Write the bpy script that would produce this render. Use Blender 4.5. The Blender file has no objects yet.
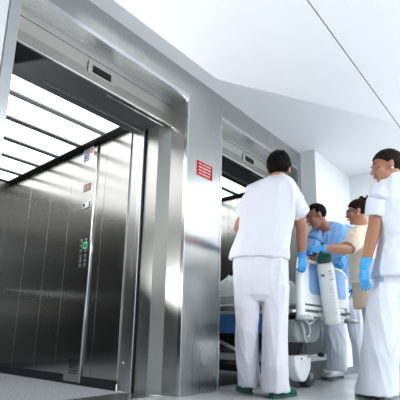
import bpy, bmesh, math, random
from mathutils import Vector, Matrix, noise
random.seed(7)
SC = bpy.context.scene
COL = SC.collection
PI = math.pi

# ------------------------------------------------------------------ camera model (a real camera with lens shift)
F, YAW, PITCH, ROLL, PPX, PPY, CAMH = 403.5, .88737, .21074, .013844, 218.34, 247.37, .42
cy, sy, cp, sp = math.cos(YAW), math.sin(YAW), math.cos(PITCH), math.sin(PITCH)
FW = Vector((sy*cp, cy*cp, sp)); R0 = Vector((cy, -sy, 0)); U0 = R0.cross(FW)
CR = R0*math.cos(ROLL) + U0*math.sin(ROLL); CU = U0*math.cos(ROLL) - R0*math.sin(ROLL)
CAM = Vector((0, 0, CAMH))
HR = R0.copy()                       # horizontal right of the photographer
HF = Vector((sy, cy, 0))             # horizontal forward of the photographer
UP = Vector((0, 0, 1))
def P(px, py, d):                    # a surveyed point: bearing read from the photograph, distance d in metres
    return CAM + (CR*((px-PPX)/F) - CU*((py-PPY)/F) + FW)*d
cd = bpy.data.cameras.new('camera'); co = bpy.data.objects.new('camera', cd); COL.objects.link(co)
m = Matrix((CR, CU, -FW)).transposed().to_4x4(); m.translation = CAM; co.matrix_world = m
cd.sensor_width = 36; cd.lens = F*36/400; cd.shift_x = (200-PPX)/400; cd.shift_y = (PPY-200)/400
cd.clip_start = .02
SC.camera = co
SC.view_settings.view_transform = 'Standard'; SC.view_settings.look = 'None'
SC.view_settings.exposure = -.13; SC.view_settings.gamma = 1

# ------------------------------------------------------------------ materials
def nmat(name):
    mt = bpy.data.materials.new(name); mt.use_nodes = True
    nt = mt.node_tree; b = nt.nodes['Principled BSDF']
    return mt, nt, b
def N(nt, t, **kw):
    n = nt.nodes.new(t)
    for k, v in kw.items(): setattr(n, k, v)
    return n
def plain(name, col, rough=.5, metal=0, bump=0, bscale=60, var=0, vscale=6, spec=.5, coat=0, sss=0, stretch=(1,1,1)):
    mt, nt, b = nmat(name)
    b.inputs['Base Color'].default_value = (*col, 1); b.inputs['Roughness'].default_value = rough
    b.inputs['Metallic'].default_value = metal; b.inputs['Specular IOR Level'].default_value = spec
    b.inputs['Coat Weight'].default_value = coat
    if sss:
        b.inputs['Subsurface Weight'].default_value = sss; b.inputs['Subsurface Radius'].default_value = (.02, .008, .004)
    tc = N(nt, 'ShaderNodeTexCoord'); mp = N(nt, 'ShaderNodeMapping'); mp.inputs['Scale'].default_value = stretch
    nt.links.new(tc.outputs['Object'], mp.inputs['Vector'])
    if var:
        no = N(nt, 'ShaderNodeTexNoise'); no.inputs['Scale'].default_value = vscale; no.inputs['Detail'].default_value = 5
        nt.links.new(mp.outputs[0], no.inputs['Vector'])
        rp = N(nt, 'ShaderNodeValToRGB')
        rp.color_ramp.elements[0].position = .3; rp.color_ramp.elements[1].position = .7
        rp.color_ramp.elements[0].color = (*[c*(1-var) for c in col], 1); rp.color_ramp.elements[1].color = (*[min(1, c*(1+var)) for c in col], 1)
        nt.links.new(no.outputs['Fac'], rp.inputs[0]); nt.links.new(rp.outputs[0], b.inputs['Base Color'])
    if bump:
        no2 = N(nt, 'ShaderNodeTexNoise'); no2.inputs['Scale'].default_value = bscale; no2.inputs['Detail'].default_value = 3
        nt.links.new(mp.outputs[0], no2.inputs['Vector'])
        bp = N(nt, 'ShaderNodeBump'); bp.inputs['Strength'].default_value = bump; bp.inputs['Distance'].default_value = .004
        nt.links.new(no2.outputs['Fac'], bp.inputs['Height']); nt.links.new(bp.outputs[0], b.inputs['Normal'])
    return mt
def steel(name, col=(.62, .62, .61), rough=.2, aniso=.75, grain='v', var=.12):
    # brushed stainless: grain upright on faces ('v') or lengthwise on soffits ('h')
    mt, nt, b = nmat(name)
    b.inputs['Metallic'].default_value = 1
    b.inputs['Anisotropic'].default_value = aniso
    tg = N(nt, 'ShaderNodeTangent', direction_type='RADIAL', axis='Z' if grain == 'v' else 'X')
    nt.links.new(tg.outputs[0], b.inputs['Tangent'])
    tc = N(nt, 'ShaderNodeTexCoord'); mp = N(nt, 'ShaderNodeMapping')
    mp.inputs['Scale'].default_value = (420, 420, 1.0) if grain == 'v' else (1.0, 420, 420)
    nt.links.new(tc.outputs['Object'], mp.inputs['Vector'])
    no = N(nt, 'ShaderNodeTexNoise'); no.inputs['Scale'].default_value = 1; no.inputs['Detail'].default_value = 2
    nt.links.new(mp.outputs[0], no.inputs['Vector'])
    mr = N(nt, 'ShaderNodeMapRange'); mr.inputs['To Min'].default_value = rough*(1-var*2); mr.inputs['To Max'].default_value = rough*(1+var*2)
    nt.links.new(no.outputs['Fac'], mr.inputs[0])
    big = N(nt, 'ShaderNodeTexNoise'); big.inputs['Scale'].default_value = 2.2; big.inputs['Detail'].default_value = 4
    nt.links.new(tc.outputs['Object'], big.inputs['Vector'])
    ad = N(nt, 'ShaderNodeMath', operation='MULTIPLY_ADD'); ad.inputs[1].default_value = rough*.35; 
    nt.links.new(big.outputs['Fac'], ad.inputs[0]); nt.links.new(mr.outputs[0], ad.inputs[2])
    nt.links.new(ad.outputs[0], b.inputs['Roughness'])
    rp = N(nt, 'ShaderNodeMixRGB'); rp.inputs[1].default_value = (*[c*(1-var) for c in col], 1); rp.inputs[2].default_value = (*[min(1, c*(1+var)) for c in col], 1)
    nt.links.new(no.outputs['Fac'], rp.inputs[0]); nt.links.new(rp.outputs[0], b.inputs['Base Color'])
    return mt
def emit(name, col, s, grad=False):
    mt, nt, b = nmat(name)
    b.inputs['Base Color'].default_value = (*col, 1); b.inputs['Emission Color'].default_value = (*col, 1)
    b.inputs['Emission Strength'].default_value = s; b.inputs['Roughness'].default_value = .4
    return mt
M = {}
M['steel'] = steel('brushed_steel', (.50, .50, .48), .30, .55, var=.05)
M['steel_front'] = steel('brushed_steel_cladding', (.50, .51, .50), .24, .7, var=.05)
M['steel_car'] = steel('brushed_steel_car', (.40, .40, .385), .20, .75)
M['steel_car_shade'] = steel('brushed_steel_car_shaded', (.15, .15, .148), .2, .75)  # same car steel, base colour darkened to deepen shade in its reflections
M['divider'] = plain('grey_ceiling_divider', (.20, .21, .22), .4, .2)
M['steel_soffit'] = steel('brushed_steel_soffit', (.66, .66, .70), .24, .6, 'h')
M['steel_header'] = steel('brushed_steel_header', (.42, .41, .37), .32, .5, 'h')
M['steel_edge'] = steel('brushed_steel_edge', (.66, .67, .68), .22, .6, var=.04)
M['steel_bright'] = steel('polished_steel_edge', (.82, .82, .82), .18, .4)
M['groove'] = plain('dark_joint', (.04, .04, .045), .6)
M['dark'] = plain('dark_grey_metal', (.009, .0095, .012), .6, var=.2)
M['black'] = plain('black_plastic', (.008, .008, .009), .5, spec=.2)
M['ceilframe'] = plain('black_ceiling_frame', (.02, .02, .022), .35, .4)
M['alu'] = plain('aluminium_trim', (.55, .56, .58), .3, 1)
M['panel_light'] = emit('luminous_ceiling_panel', (1, 1, 1), 3.0)
M['panel_light_dim'] = emit('luminous_ceiling_panel_far_car', (.95, 1, 1), 3.2)
M['wall'] = plain('white_painted_wall', (.76, .785, .80), .6, bump=.05, bscale=220)
M['wallgrey'] = plain('pale_grey_paint', (.58, .61, .63), .6, bump=.05, bscale=220)
M['ceiling'] = plain('white_plaster_ceiling', (.80, .815, .84), .75, bump=.03, bscale=180)
M['skirting'] = plain('grey_skirting', (.20, .22, .25), .5)
M['wood'] = plain('brown_door_veneer', (.30, .16, .09), .4, var=.25, vscale=4, stretch=(8, 8, .6))
M['dado'] = plain('dark_grey_wall_protection', (.16, .17, .18), .5)
M['cloth'] = plain('white_cotton', (.62, .63, .69), .85, bump=.12, bscale=500, spec=.2)
M['cloth2'] = plain('cool_white_cotton', (.62, .66, .735), .85, bump=.12, bscale=500, spec=.2)
M['cream'] = plain('cream_cotton', (.86, .73, .58), .85, bump=.12, bscale=500, spec=.2)
M['tan'] = plain('beige_cotton', (.80, .62, .46), .85, bump=.12, bscale=500, spec=.2)
M['blue'] = plain('blue_scrub_cotton', (.20, .38, .70), .85, bump=.12, bscale=500, spec=.2)
M['skin_man'] = plain('tanned_skin', (.36, .165, .105), .5, var=.1, vscale=25, sss=.08)
M['skin_woman'] = plain('light_brown_skin', (.34, .155, .092), .48, var=.08, vscale=25, sss=.08)
M['skin_warm'] = plain('warm_skin', (.44, .205, .115), .48, var=.08, vscale=25, sss=.08)
M['skin_dark'] = plain('brown_skin', (.26, .115, .07), .5, var=.08, vscale=25, sss=.08)
M['hair'] = plain('black_brown_hair', (.004, .003, .0025), .6, spec=.06, bump=.6, bscale=70, stretch=(3, 3, .5))
M['hair2'] = plain('dark_brown_hair', (.010, .005, .003), .5, spec=.07, bump=.6, bscale=70, stretch=(1, 3, 3))
M['hair3'] = plain('brown_hair_with_lighter_strands', (.018, .008, .0042), .55, spec=.06, bump=.6, bscale=70, var=.6, vscale=40)
M['glove'] = plain('blue_nitrile_glove', (.045, .33, .72), .42, bump=.25, bscale=120)
M['clog'] = plain('green_clog_rubber', (.005, .085, .055), .35)
M['shoe'] = plain('white_shoe_leather', (.74, .77, .80), .4)
M['sole'] = plain('grey_rubber_sole', (.10, .11, .13), .7)
M['eye'] = plain('eye_white', (.75, .73, .7), .2)
M['iris'] = plain('dark_iris', (.015, .01, .008), .15)
M['lip'] = plain('lip_skin', (.30, .10, .075), .45)
M['bedwhite'] = plain('white_bed_plastic', (.80, .83, .85), .35)
M['bedgrey'] = plain('grey_green_bed_plastic', (.20, .235, .23), .4)
M['bedlight'] = plain('light_grey_bed_metal', (.50, .53, .54), .35, .3)
M['bedblue'] = plain('light_blue_bed_panel', (.22, .42, .74), .4)
M['mattress'] = plain('navy_blue_mattress', (.035, .13, .36), .55)
M['sheet'] = plain('crumpled_white_sheet', (.62, .68, .66), .85, bump=.1, bscale=300)
M['tyre'] = plain('dark_blue_grey_caster', (.02, .035, .045), .45)
M['cylwhite'] = plain('white_enamel', (.90, .92, .90), .3, coat=.3)
M['cylgreen'] = plain('dark_green_plastic', (.004, .085, .055), .35)
M['ink'] = plain('grey_print', (.08, .09, .13), .6)
M['faint'] = plain('faint_print', (.40, .43, .46), .6)
M['red'] = plain('red_sign_enamel', (.45, .008, .010), .6, spec=.2)
M['white'] = plain('white_enamel_print', (.85, .85, .85), .4)
M['blueprint'] = plain('blue_print', (.03, .07, .26), .8, spec=.1)
M['led'] = emit('green_button_glow', (.10, .7, .38), .35)
M['redled'] = emit('red_display_glow', (.8, .08, .05), .12)
M['display'] = plain('grey_display_glass', (.16, .17, .17), .2)
M['cord'] = plain('grey_cable', (.42, .46, .47), .4)
# corridor floor: pale polished resin; car floor: speckled grey rubber
def floor_mat():
    mt, nt, b = nmat('pale_polished_floor')
    tc = N(nt, 'ShaderNodeTexCoord')
    no = N(nt, 'ShaderNodeTexNoise'); no.inputs['Scale'].default_value = 3; no.inputs['Detail'].default_value = 8
    nt.links.new(tc.outputs['Object'], no.inputs['Vector'])
    rp = N(nt, 'ShaderNodeValToRGB'); rp.color_ramp.elements[0].color = (.46, .49, .50, 1); rp.color_ramp.elements[1].color = (.62, .65, .66, 1)
    nt.links.new(no.outputs['Fac'], rp.inputs[0]); nt.links.new(rp.outputs[0], b.inputs['Base Color'])
    b.inputs['Roughness'].default_value = .17; b.inputs['Specular IOR Level'].default_value = .6
    return mt
def carfloor_mat():
    mt, nt, b = nmat('speckled_grey_rubber')
    tc = N(nt, 'ShaderNodeTexCoord')
    vo = N(nt, 'ShaderNodeTexNoise'); vo.inputs['Scale'].default_value = 70; vo.inputs['Detail'].default_value = 4
    nt.links.new(tc.outputs['Object'], vo.inputs['Vector'])
    rp = N(nt, 'ShaderNodeValToRGB'); rp.color_ramp.elements[0].position = .38; rp.color_ramp.elements[1].position = .66
    rp.color_ramp.elements[0].color = (.17, .185, .215, 1); rp.color_ramp.elements[1].color = (.50, .52, .56, 1)
    nt.links.new(vo.outputs['Fac'], rp.inputs[0]); nt.links.new(rp.outputs[0], b.inputs['Base Color'])
    b.inputs['Roughness'].default_value = .55
    return mt
M['floor'] = floor_mat(); M['carfloor'] = carfloor_mat()

# ------------------------------------------------------------------ mesh helpers
def box(bm, x0, x1, y0, y1, z0, z1):
    vs = [bm.verts.new((x, y, z)) for x in (x0, x1) for y in (y0, y1) for z in (z0, z1)]
    for f in ((0, 1, 3, 2), (4, 6, 7, 5), (0, 4, 5, 1), (2, 3, 7, 6), (0, 2, 6, 4), (1, 5, 7, 3)):
        bm.faces.new([vs[i] for i in f])
def prism_x(bm, prof, x0, x1):           # (y, z) profile swept along x
    a = [bm.verts.new((x0, y, z)) for y, z in prof]; b = [bm.verts.new((x1, y, z)) for y, z in prof]
    n = len(prof)
    for i in range(n): bm.faces.new((a[i], a[(i+1) % n], b[(i+1) % n], b[i]))
    bm.faces.new(a[::-1]); bm.faces.new(b)
def prism_z(bm, prof, z0, z1):           # (x, y) profile swept along z
    a = [bm.verts.new((x, y, z0)) for x, y in prof]; b = [bm.verts.new((x, y, z1)) for x, y in prof]
    n = len(prof)
    for i in range(n): bm.faces.new((a[i], a[(i+1) % n], b[(i+1) % n], b[i]))
    bm.faces.new(a[::-1]); bm.faces.new(b)
def prism_y(bm, prof, y0, y1):           # (x, z) profile swept along y
    a = [bm.verts.new((x, y0, z)) for x, z in prof]; b = [bm.verts.new((x, y1, z)) for x, z in prof]
    n = len(prof)
    for i in range(n): bm.faces.new((a[i], a[(i+1) % n], b[(i+1) % n], b[i]))
    bm.faces.new(a[::-1]); bm.faces.new(b)
def loft(bm, rings, seg=24, power=2.0):  # ring = (centre, u axis*radius, v axis*radius)
    loops = []
    for c, u, v in rings:
        L = []
        for i in range(seg):
            a = 2*PI*i/seg; ca, sa = math.cos(a), math.sin(a)
            ca = math.copysign(abs(ca)**(2/power), ca); sa = math.copysign(abs(sa)**(2/power), sa)
            L.append(bm.verts.new(c + u*ca + v*sa))
        loops.append(L)
    for A, B in zip(loops, loops[1:]):
        for i in range(seg): bm.faces.new((A[i], A[(i+1) % seg], B[(i+1) % seg], B[i]))
    bm.faces.new(loops[0][::-1]); bm.faces.new(loops[-1])
def perp(d, hint=None):
    d = d.normalized()
    h = hint if hint is not None else (Vector((0, 0, 1)) if abs(d.z) < .9 else Vector((1, 0, 0)))
    u = h - d*h.dot(d)
    if u.length < 1e-4: u = Vector((1, 0, 0)) - d*d.x
    u.normalize(); return u, d.cross(u)
def tube(bm, pts, rad, seg=14, flat=1.0, hint=None):
    n = len(pts); rings = []
    if not isinstance(rad, (list, tuple)): rad = [rad]*n
    for i in range(n):
        d = (pts[min(i+1, n-1)] - pts[max(i-1, 0)])
        u, v = perp(d, hint)
        rings.append((pts[i], u*rad[i], v*rad[i]*flat))
    loft(bm, rings, seg)
def smoothpath(pts, k=5):                # Catmull-Rom
    out = []
    for i in range(len(pts)-1):
        p0 = pts[max(i-1, 0)]; p1 = pts[i]; p2 = pts[i+1]; p3 = pts[min(i+2, len(pts)-1)]
        for j in range(k):
            t = j/k
            out.append(.5*((2*p1) + (p2-p0)*t + (2*p0-5*p1+4*p2-p3)*t*t + (3*p1-p0-3*p2+p3)*t**3))
    out.append(pts[-1]); return out
def smoothnum(a, k=5):
    return [v.x for v in smoothpath([Vector((x, 0, 0)) for x in a], k)]
def ellip(bm, c, rx, ry, rz, fr=None, seg=16):   # fr = 3 axes
    X, Y, Z = fr if fr else (Vector((1, 0, 0)), Vector((0, 1, 0)), Vector((0, 0, 1)))
    rings = []
    for i in range(1, seg//2):
        a = PI*i/(seg//2)
        rings.append((c + Z*(-math.cos(a)*rz), X*(math.sin(a)*rx), Y*(math.sin(a)*ry)))
    a = .12
    rings = [(c + Z*(-math.cos(a)*rz), X*(math.sin(a)*rx), Y*(math.sin(a)*ry))] + rings + [(c + Z*(math.cos(a)*rz), X*(math.sin(a)*rx), Y*(math.sin(a)*ry))]
    loft(bm, rings, seg)
def mk(name, bm, mat, parent=None, smooth=False, bevel=0, label=None, origin=None):
    me = bpy.data.meshes.new(name)
    bmesh.ops.recalc_face_normals(bm, faces=bm.faces)
    if origin is not None: bmesh.ops.translate(bm, vec=-Vector(origin), verts=bm.verts)
    bm.to_mesh(me); bm.free()
    me.materials.append(M[mat] if isinstance(mat, str) else mat)
    o = bpy.data.objects.new(name, me); COL.objects.link(o)
    if origin is not None: o.location = origin
    if parent: 
        o.parent = parent
        o.matrix_parent_inverse = parent_inv(parent)
    if smooth:
        for p in me.polygons: p.use_smooth = True
    if bevel:
        b = o.modifiers.new('bevel', 'BEVEL'); b.width = bevel; b.segments = 2; b.limit_method = 'ANGLE'
    if label: o['label'] = label
    return o
def world_of(o):
    mw = o.matrix_basis.copy()
    if o.parent: mw = world_of(o.parent) @ o.matrix_parent_inverse @ mw
    return mw
def parent_inv(p): return world_of(p).inverted()
def empty(name, loc, label, cat, group=None):
    o = bpy.data.objects.new(name, None); COL.objects.link(o); o.location = loc
    o.empty_display_size = .1
    o['label'] = label; o['category'] = cat
    if group: o['group'] = group
    return o
def tag(o, label, cat, group=None):
    o['label'] = label; o['category'] = cat
    if group: o['group'] = group
    return o
def struct(name, bm, mat, **kw):
    o = mk(name, bm, mat, **kw); o['kind'] = 'structure'; return o
def text_mesh(name, body, size, mat, loc, rot, parent, width=None):
    cu = bpy.data.curves.new(name, 'FONT'); cu.body = body; cu.size = size; cu.align_x = 'CENTER'; cu.align_y = 'CENTER'; cu.extrude = .0006; cu.offset = .0002
    t = bpy.data.objects.new(name, cu); COL.objects.link(t)
    dg = bpy.context.evaluated_depsgraph_get(); dg.update()
    me = bpy.data.meshes.new_from_object(t.evaluated_get(dg)); bpy.data.objects.remove(t); bpy.data.curves.remove(cu)
    xs = [v.co.x for v in me.vertices]; k = (width/(max(xs)-min(xs))) if width else 1
    mx = Matrix.Translation(loc) @ rot.to_4x4() @ Matrix.Diagonal((k, 1, 1, 1))
    me.transform(mx); me.materials.clear(); me.materials.append(M[mat])
    o = bpy.data.objects.new(name, me); COL.objects.link(o); o.parent = parent; o.matrix_parent_inverse = parent_inv(parent)
    return o
def remesh(bm, voxel, smooth=4, disp=None, fac=.5):
    """fuse overlapping closed lofts into one continuous surface; returns a bmesh"""
    me = bpy.data.meshes.new('tmp'); bmesh.ops.recalc_face_normals(bm, faces=bm.faces); bm.to_mesh(me); bm.free()
    o = bpy.data.objects.new('tmp', me); COL.objects.link(o)
    r = o.modifiers.new('r', 'REMESH'); r.mode = 'VOXEL'; r.voxel_size = voxel
    if smooth:
        s = o.modifiers.new('s', 'SMOOTH'); s.iterations = smooth; s.factor = fac
    dg = bpy.context.evaluated_depsgraph_get(); dg.update()
    me2 = bpy.data.meshes.new_from_object(o.evaluated_get(dg))
    bpy.data.objects.remove(o); bpy.data.meshes.remove(me)
    b2 = bmesh.new(); b2.from_mesh(me2); bpy.data.meshes.remove(me2)
    if disp:
        b2.normal_update()
        off = [v.normal*disp(v.co, v.normal) for v in b2.verts]
        for v, d in zip(b2.verts, off): v.co += d
    return b2

# ------------------------------------------------------------------ the setting
CEIL = 2.44; WY = 1.99
bm = bmesh.new(); box(bm, -3.5, 5.0, -2.6, 2.15, -.05, 0); struct('floor', bm, 'floor')
# ceiling: two boards with a shadow gap
bm = bmesh.new(); box(bm, -3.5, 5.0, .931, WY+.05, CEIL, CEIL+.06); box(bm, -3.5, 5.0, -2.6, .921, CEIL, CEIL+.06); struct('ceiling', bm, 'ceiling')
bm = bmesh.new(); box(bm, -3.5, 5.0, .921, .931, CEIL+.02, CEIL+.06); struct('trim_1', bm, 'groove')
# steel cladding of the lift front: left pier, pier between the doorways, fascia band
P1L, P1R, P2L, P2R, PORT = .75, 2.045, 2.47, 3.83, 2.22
bm = bmesh.new()
box(bm, 2.060, 2.452, WY, 2.16, 0, CEIL)
box(bm, .697, 2.060, WY, 2.10, PORT+.03, CEIL)
box(bm, 2.452, 3.845, WY, 2.10, PORT+.03, CEIL)
box(bm, 3.845, 3.90, WY, 2.16, 0, CEIL)
struct('wall_front', bm, 'steel_front', bevel=.002)
bm = bmesh.new(); box(bm, -3.5, .690, WY, 2.10, 0, CEIL); box(bm, .690, .697, WY+.02, 2.10, 0, CEIL); struct('wall_left_front', bm, 'wall')
# projecting white wall beyond the lifts, corridor end, and the rest of the corridor
bm = bmesh.new(); box(bm, 3.90, 4.9, 1.81, 2.16, 0, CEIL); struct('wall_right', bm, 'wall', bevel=.004)
bm = bmesh.new(); box(bm, 4.9, 5.0, -2.6, 2.16, 0, CEIL); struct('wall_end', bm, 'wall')
bm = bmesh.new(); box(bm, -3.6, -3.5, -2.6, 2.1, 0, CEIL); struct('wall_left', bm, 'dado')
bm = bmesh.new()
WX0, WX1, WZ0, WZ1 = .8, 4.6, .25, 2.15
box(bm, -3.5, WX0, -2.7, -2.6, 0, CEIL); box(bm, WX1, 5.0, -2.7, -2.6, 0, CEIL)
box(bm, WX0, WX1, -2.7, -2.6, 0, WZ0); box(bm, WX0, WX1, -2.7, -2.6, WZ1, CEIL)
struct('wall_back', bm, 'wall')
bm = bmesh.new()
for x in (WX0, WX0+1.25, WX0+2.5, WX0+3.75, WX1-.04): box(bm, x, x+.04, -2.68, -2.62, WZ0, WZ1)
box(bm, WX0, WX1, -2.68, -2.62, WZ0, WZ0+.04); box(bm, WX0, WX1, -2.68, -2.62, WZ1-.04, WZ1)
struct('added_window_1', bm, 'alu')  # added window frame, invented to let in fill light from behind the camera
bm = bmesh.new(); box(bm, -3.5, 5.0, -2.6, -2.585, .0, .25); struct('trim_2', bm, 'dado')
bm = bmesh.new(); box(bm, -.6, 4.3, 4.85, 4.95, -.05, CEIL); struct('wall_shaft', bm, 'dado')
bm = bmesh.new(); box(bm, 3.90, 4.9, 1.798, 1.81, 0, .075); struct('baseboard_right', bm, 'skirting')
bm = bmesh.new(); box(bm, 4.888, 4.9, -2.6, 1.798, 0, .075); struct('baseboard_end', bm, 'skirting')

# ------------------------------------------------------------------ the two lifts
def elevator(x_l, x_r, car_l, car_r, near, label, off, wl=.018):
    """x_l..x_r doorway; car_l..car_r car interior"""
    e = empty('elevator', ((x_l+x_r)/2, WY, 0), label, 'elevator')
    # thin bright frame round the doorway
    for a, b in ((x_r, x_r+.015), (x_l-wl, x_l)):
        bm = bmesh.new(); box(bm, a, b, WY-.004, WY+.03, 0, PORT+.03); mk('frame_edge', bm, 'steel_edge', e, bevel=.0015)
    bm = bmesh.new(); prism_z(bm, [(x_r+.001, WY+.03), (x_r+.015, WY+.03), (x_r+.015, 2.15), (x_r-.009, 2.15)], 0, PORT+.03); mk('reveal', bm, 'steel', e)
    bm = bmesh.new(); prism_z(bm, [(x_l-.001, WY+.03), (x_l-.018, WY+.03), (x_l-.018, 2.15), (x_l+.009, 2.15)], 0, PORT+.03); mk('reveal', bm, 'steel', e)
    bm = bmesh.new(); box(bm, x_l, x_r, WY-.003, 2.15, PORT, PORT+.03); mk('soffit', bm, 'steel_soffit', e)
    # header with a folded lower edge
    bm = bmesh.new()
    prism_x(bm, [(2.15, PORT), (2.15, 2.196), (2.156, 2.196), (2.156, 2.190), (2.15, 2.190), (2.15, 2.104), (2.136, 2.03), (2.136, 2.015), (2.15, 2.015), (2.165, 2.05), (2.165, PORT)], x_l, x_r)
    hd = mk('header', bm, 'steel_header', e)
    bm = bmesh.new(); box(bm, x_l, x_r, 2.1501, 2.158, 2.189, 2.197); mk('joint', bm, 'groove', hd)
    bm = bmesh.new(); box(bm, x_l, x_r, 2.131, 2.137, 2.010, 2.020); mk('lip', bm, 'steel_bright', hd)
    # floor indicator in the header
    cx = off
    bm = bmesh.new(); prism_y(bm, [(cx-.105, 2.075), (cx+.105, 2.075), (cx+.105, 2.158), (cx-.105, 2.158)], 2.139, 2.1499)
    fd = mk('floor_indicator', bm, 'steel_header', e, bevel=.002)
    bm = bmesh.new(); box(bm, cx-.072, cx+.072, 2.1365, 2.1389, 2.090, 2.141); mk('screen', bm, 'black', fd)
    # stepped steel jambs either side
    for s, x in ((1, x_r), (-1, x_l)):
        bm = bmesh.new()
        pr = [(x-s*.009, 2.15), (x-s*.066, 2.236), (x-s*.072, 2.366), (x+s*.02, 2.366), (x+s*.02, 2.15)]
        prism_z(bm, pr, 0, 2.015 if False else 2.09); mk('jamb', bm, 'steel', e)
        bm = bmesh.new(); box(bm, min(x-s*.085, x+s*.02), max(x-s*.085, x+s*.02), 2.368, 2.376, 0, 2.08); mk('door_gap', bm, 'black', e)
        bm = bmesh.new(); box(bm, min(x-s*.098, x-s*.02), max(x-s*.098, x-s*.02), 2.376, 2.43, 0, 2.08); mk('door_edge', bm, 'alu', e, bevel=.002)
        bm = bmesh.new()
        box(bm, min(x-s*.092, x+s*.02), max(x-s*.092, x+s*.02), 2.43, 2.53, 0, 2.08); mk('return_panel', bm, 'steel', e)
    # dark lintel over the car entrance with its door tracks
    bm = bmesh.new(); box(bm, x_l, x_r, 2.166, 2.50, 2.040, 2.20); mk('lintel', bm, 'dark', e)
    bm = bmesh.new(); box(bm, x_l+.70, x_r-.055, 2.185, 2.20, 2.020, 2.040); mk('door_track', bm, 'steel_bright', e)
    bm = bmesh.new(); box(bm, x_l+.35, x_r, 2.40, 2.412, 2.022, 2.040); mk('door_track', bm, 'alu', e)
    bm = bmesh.new(); box(bm, x_l, x_r, 2.545, 2.562, 2.075, 2.112); mk('ceiling_edge_trim', bm, 'alu', e)
    # sill
    bm = bmesh.new(); box(bm, x_l+.06, x_r-.06, 2.15, 2.43, -.04, 0); mk('sill', bm, 'alu', e)
    # car shell
    Y0, Y1, ZC = 2.43, 4.70, 2.11
    bm = bmesh.new(); box(bm, car_l, car_r, Y0, Y1, -.04, 0); mk('car_floor', bm, 'carfloor', e)
    J = [2.53, 2.86, 3.00, 3.24, 3.40, 3.77, 4.21, Y1]
    bm = bmesh.new()
    for a, b in zip(J, J[1:]): box(bm, car_r, car_r+.03, a+.0015, b-.0015, .072, ZC+.05)
    mk('side_wall', bm, 'steel_car', e, bevel=.0015)
    bm = bmesh.new(); box(bm, car_r+.006, car_r+.02, 2.53, Y1, .05, ZC); mk('wall_joint', bm, 'alu', e)
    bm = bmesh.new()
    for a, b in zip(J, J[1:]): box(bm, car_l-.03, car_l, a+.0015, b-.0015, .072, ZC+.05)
    mk('side_wall', bm, 'steel_car_shade', e, bevel=.0015)
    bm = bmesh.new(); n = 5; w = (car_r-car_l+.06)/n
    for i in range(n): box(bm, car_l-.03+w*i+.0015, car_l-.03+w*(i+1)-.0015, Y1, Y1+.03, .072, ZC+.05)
    mk('back_wall', bm, 'steel_car_shade', e, bevel=.0015)
    bm = bmesh.new(); box(bm, car_l, car_l+.3 if x_l-car_l > .3 else x_l, 2.44, 2.53, 0, ZC+.05)
    if x_l-car_l > .3: box(bm, car_l+.3, x_l, 2.44, 2.53, 0, ZC+.05)
    mk('front_return', bm, 'steel_car', e)
    bm = bmesh.new()
    box(bm, car_r-.006, car_r, 2.53, Y1, 0, .072); box(bm, car_l, car_l+.006, 2.53, Y1, 0, .072); box(bm, car_l, car_r, Y1-.006, Y1, 0, .072)
    mk('kick_plate', bm, 'dark', e)
    # handrail along the back wall
    bm = bmesh.new(); tube(bm, [Vector((car_l+.12, Y1-.06, .86)), Vector((car_r-.1, Y1-.06, .86))], .017)
    for x in (car_l+.25, (car_l+car_r)/2, car_r-.25): tube(bm, [Vector((x, Y1, .85)), Vector((x, Y1-.06, .86))], .008)
    mk('handrail', bm, 'steel_bright', e, smooth=True)
    # luminous ceiling: black frame and panels
    div = [2.56, 2.83, 3.21, 3.595, 3.97, 4.36, 4.70]
    bm = bmesh.new()
    box(bm, car_l, car_l+.065, 2.555, Y1, ZC-.005, ZC+.05); box(bm, car_r-.065, car_r, 2.555, Y1, ZC-.005, ZC+.05)
    for y in div[1:-1]:
        b3 = bmesh.new(); box(b3, car_l+.06, car_r-.06, y-.026, y+.026, ZC-.003, ZC+.05); box(b3, car_l+.06, car_r-.06, y-.030, y-.022, ZC-.008, ZC+.02); box(b3, car_l+.06, car_r-.06, y+.022, y+.030, ZC-.008, ZC+.02); mk('ceiling_divider', b3, 'divider', e)
    box(bm, car_l, car_r, Y1-.03, Y1, ZC-.003, ZC+.05)
    box(bm, car_l-.03, car_r+.03, 2.53, Y1+.03, ZC+.05, ZC+.08)
    mk('ceiling_frame', bm, 'ceilframe', e)
    for a, b in zip(div, div[1:]):
        bm = bmesh.new(); box(bm, car_l+.05, car_r-.05, a+.024, b-.024, ZC+.006, ZC+.03); mk('light_panel', bm, 'panel_light' if near else 'panel_light_dim', e)
    if near:
        # operating column on the side wall
        bm = bmesh.new(); tube(bm, [Vector((car_r-.006, 2.99, .02)), Vector((car_r-.006, 2.99, ZC-.01))], .011, 10)
        mk('column_edge', bm, 'steel_bright', e, smooth=True)
        bm = bmesh.new(); box(bm, car_r-.008, car_r+.002, 3.00, 3.235, .02, ZC-.006); cpn = mk('control_panel', bm, 'steel_car', e, bevel=.002)
        X = car_r-.008
        bm = bmesh.new(); box(bm, X-.003, X, 3.065, 3.175, 1.665, 1.735); ds = mk('car_display', bm, 'display', cpn)
        bm = bmesh.new(); box(bm, X-.0045, X-.003, 3.085, 3.115, 1.685, 1.715); box(bm, X-.0045, X-.003, 3.135, 3.155, 1.685, 1.715); mk('digit', bm, 'redled', cpn)
        bm = bmesh.new(); box(bm, X-.012, X, 3.06, 3.15, 1.50, 1.56); mk('card_reader', bm, 'white', cpn, bevel=.004)
        bm = bmesh.new(); box(bm, X-.014, X-.0125, 3.115, 3.14, 1.515, 1.545); mk('reader_slot', bm, 'black', cpn)
        # notice with passenger pictogram and a red ban ring
        bm = bmesh.new(); box(bm, X-.002, X, 3.06, 3.215, 1.965, 2.09); mk('notice_plate', bm, 'white', cpn)
        bm = bmesh.new()
        y0, y1, z0, z1 = 3.125, 3.205, 1.97, 2.085
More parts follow.
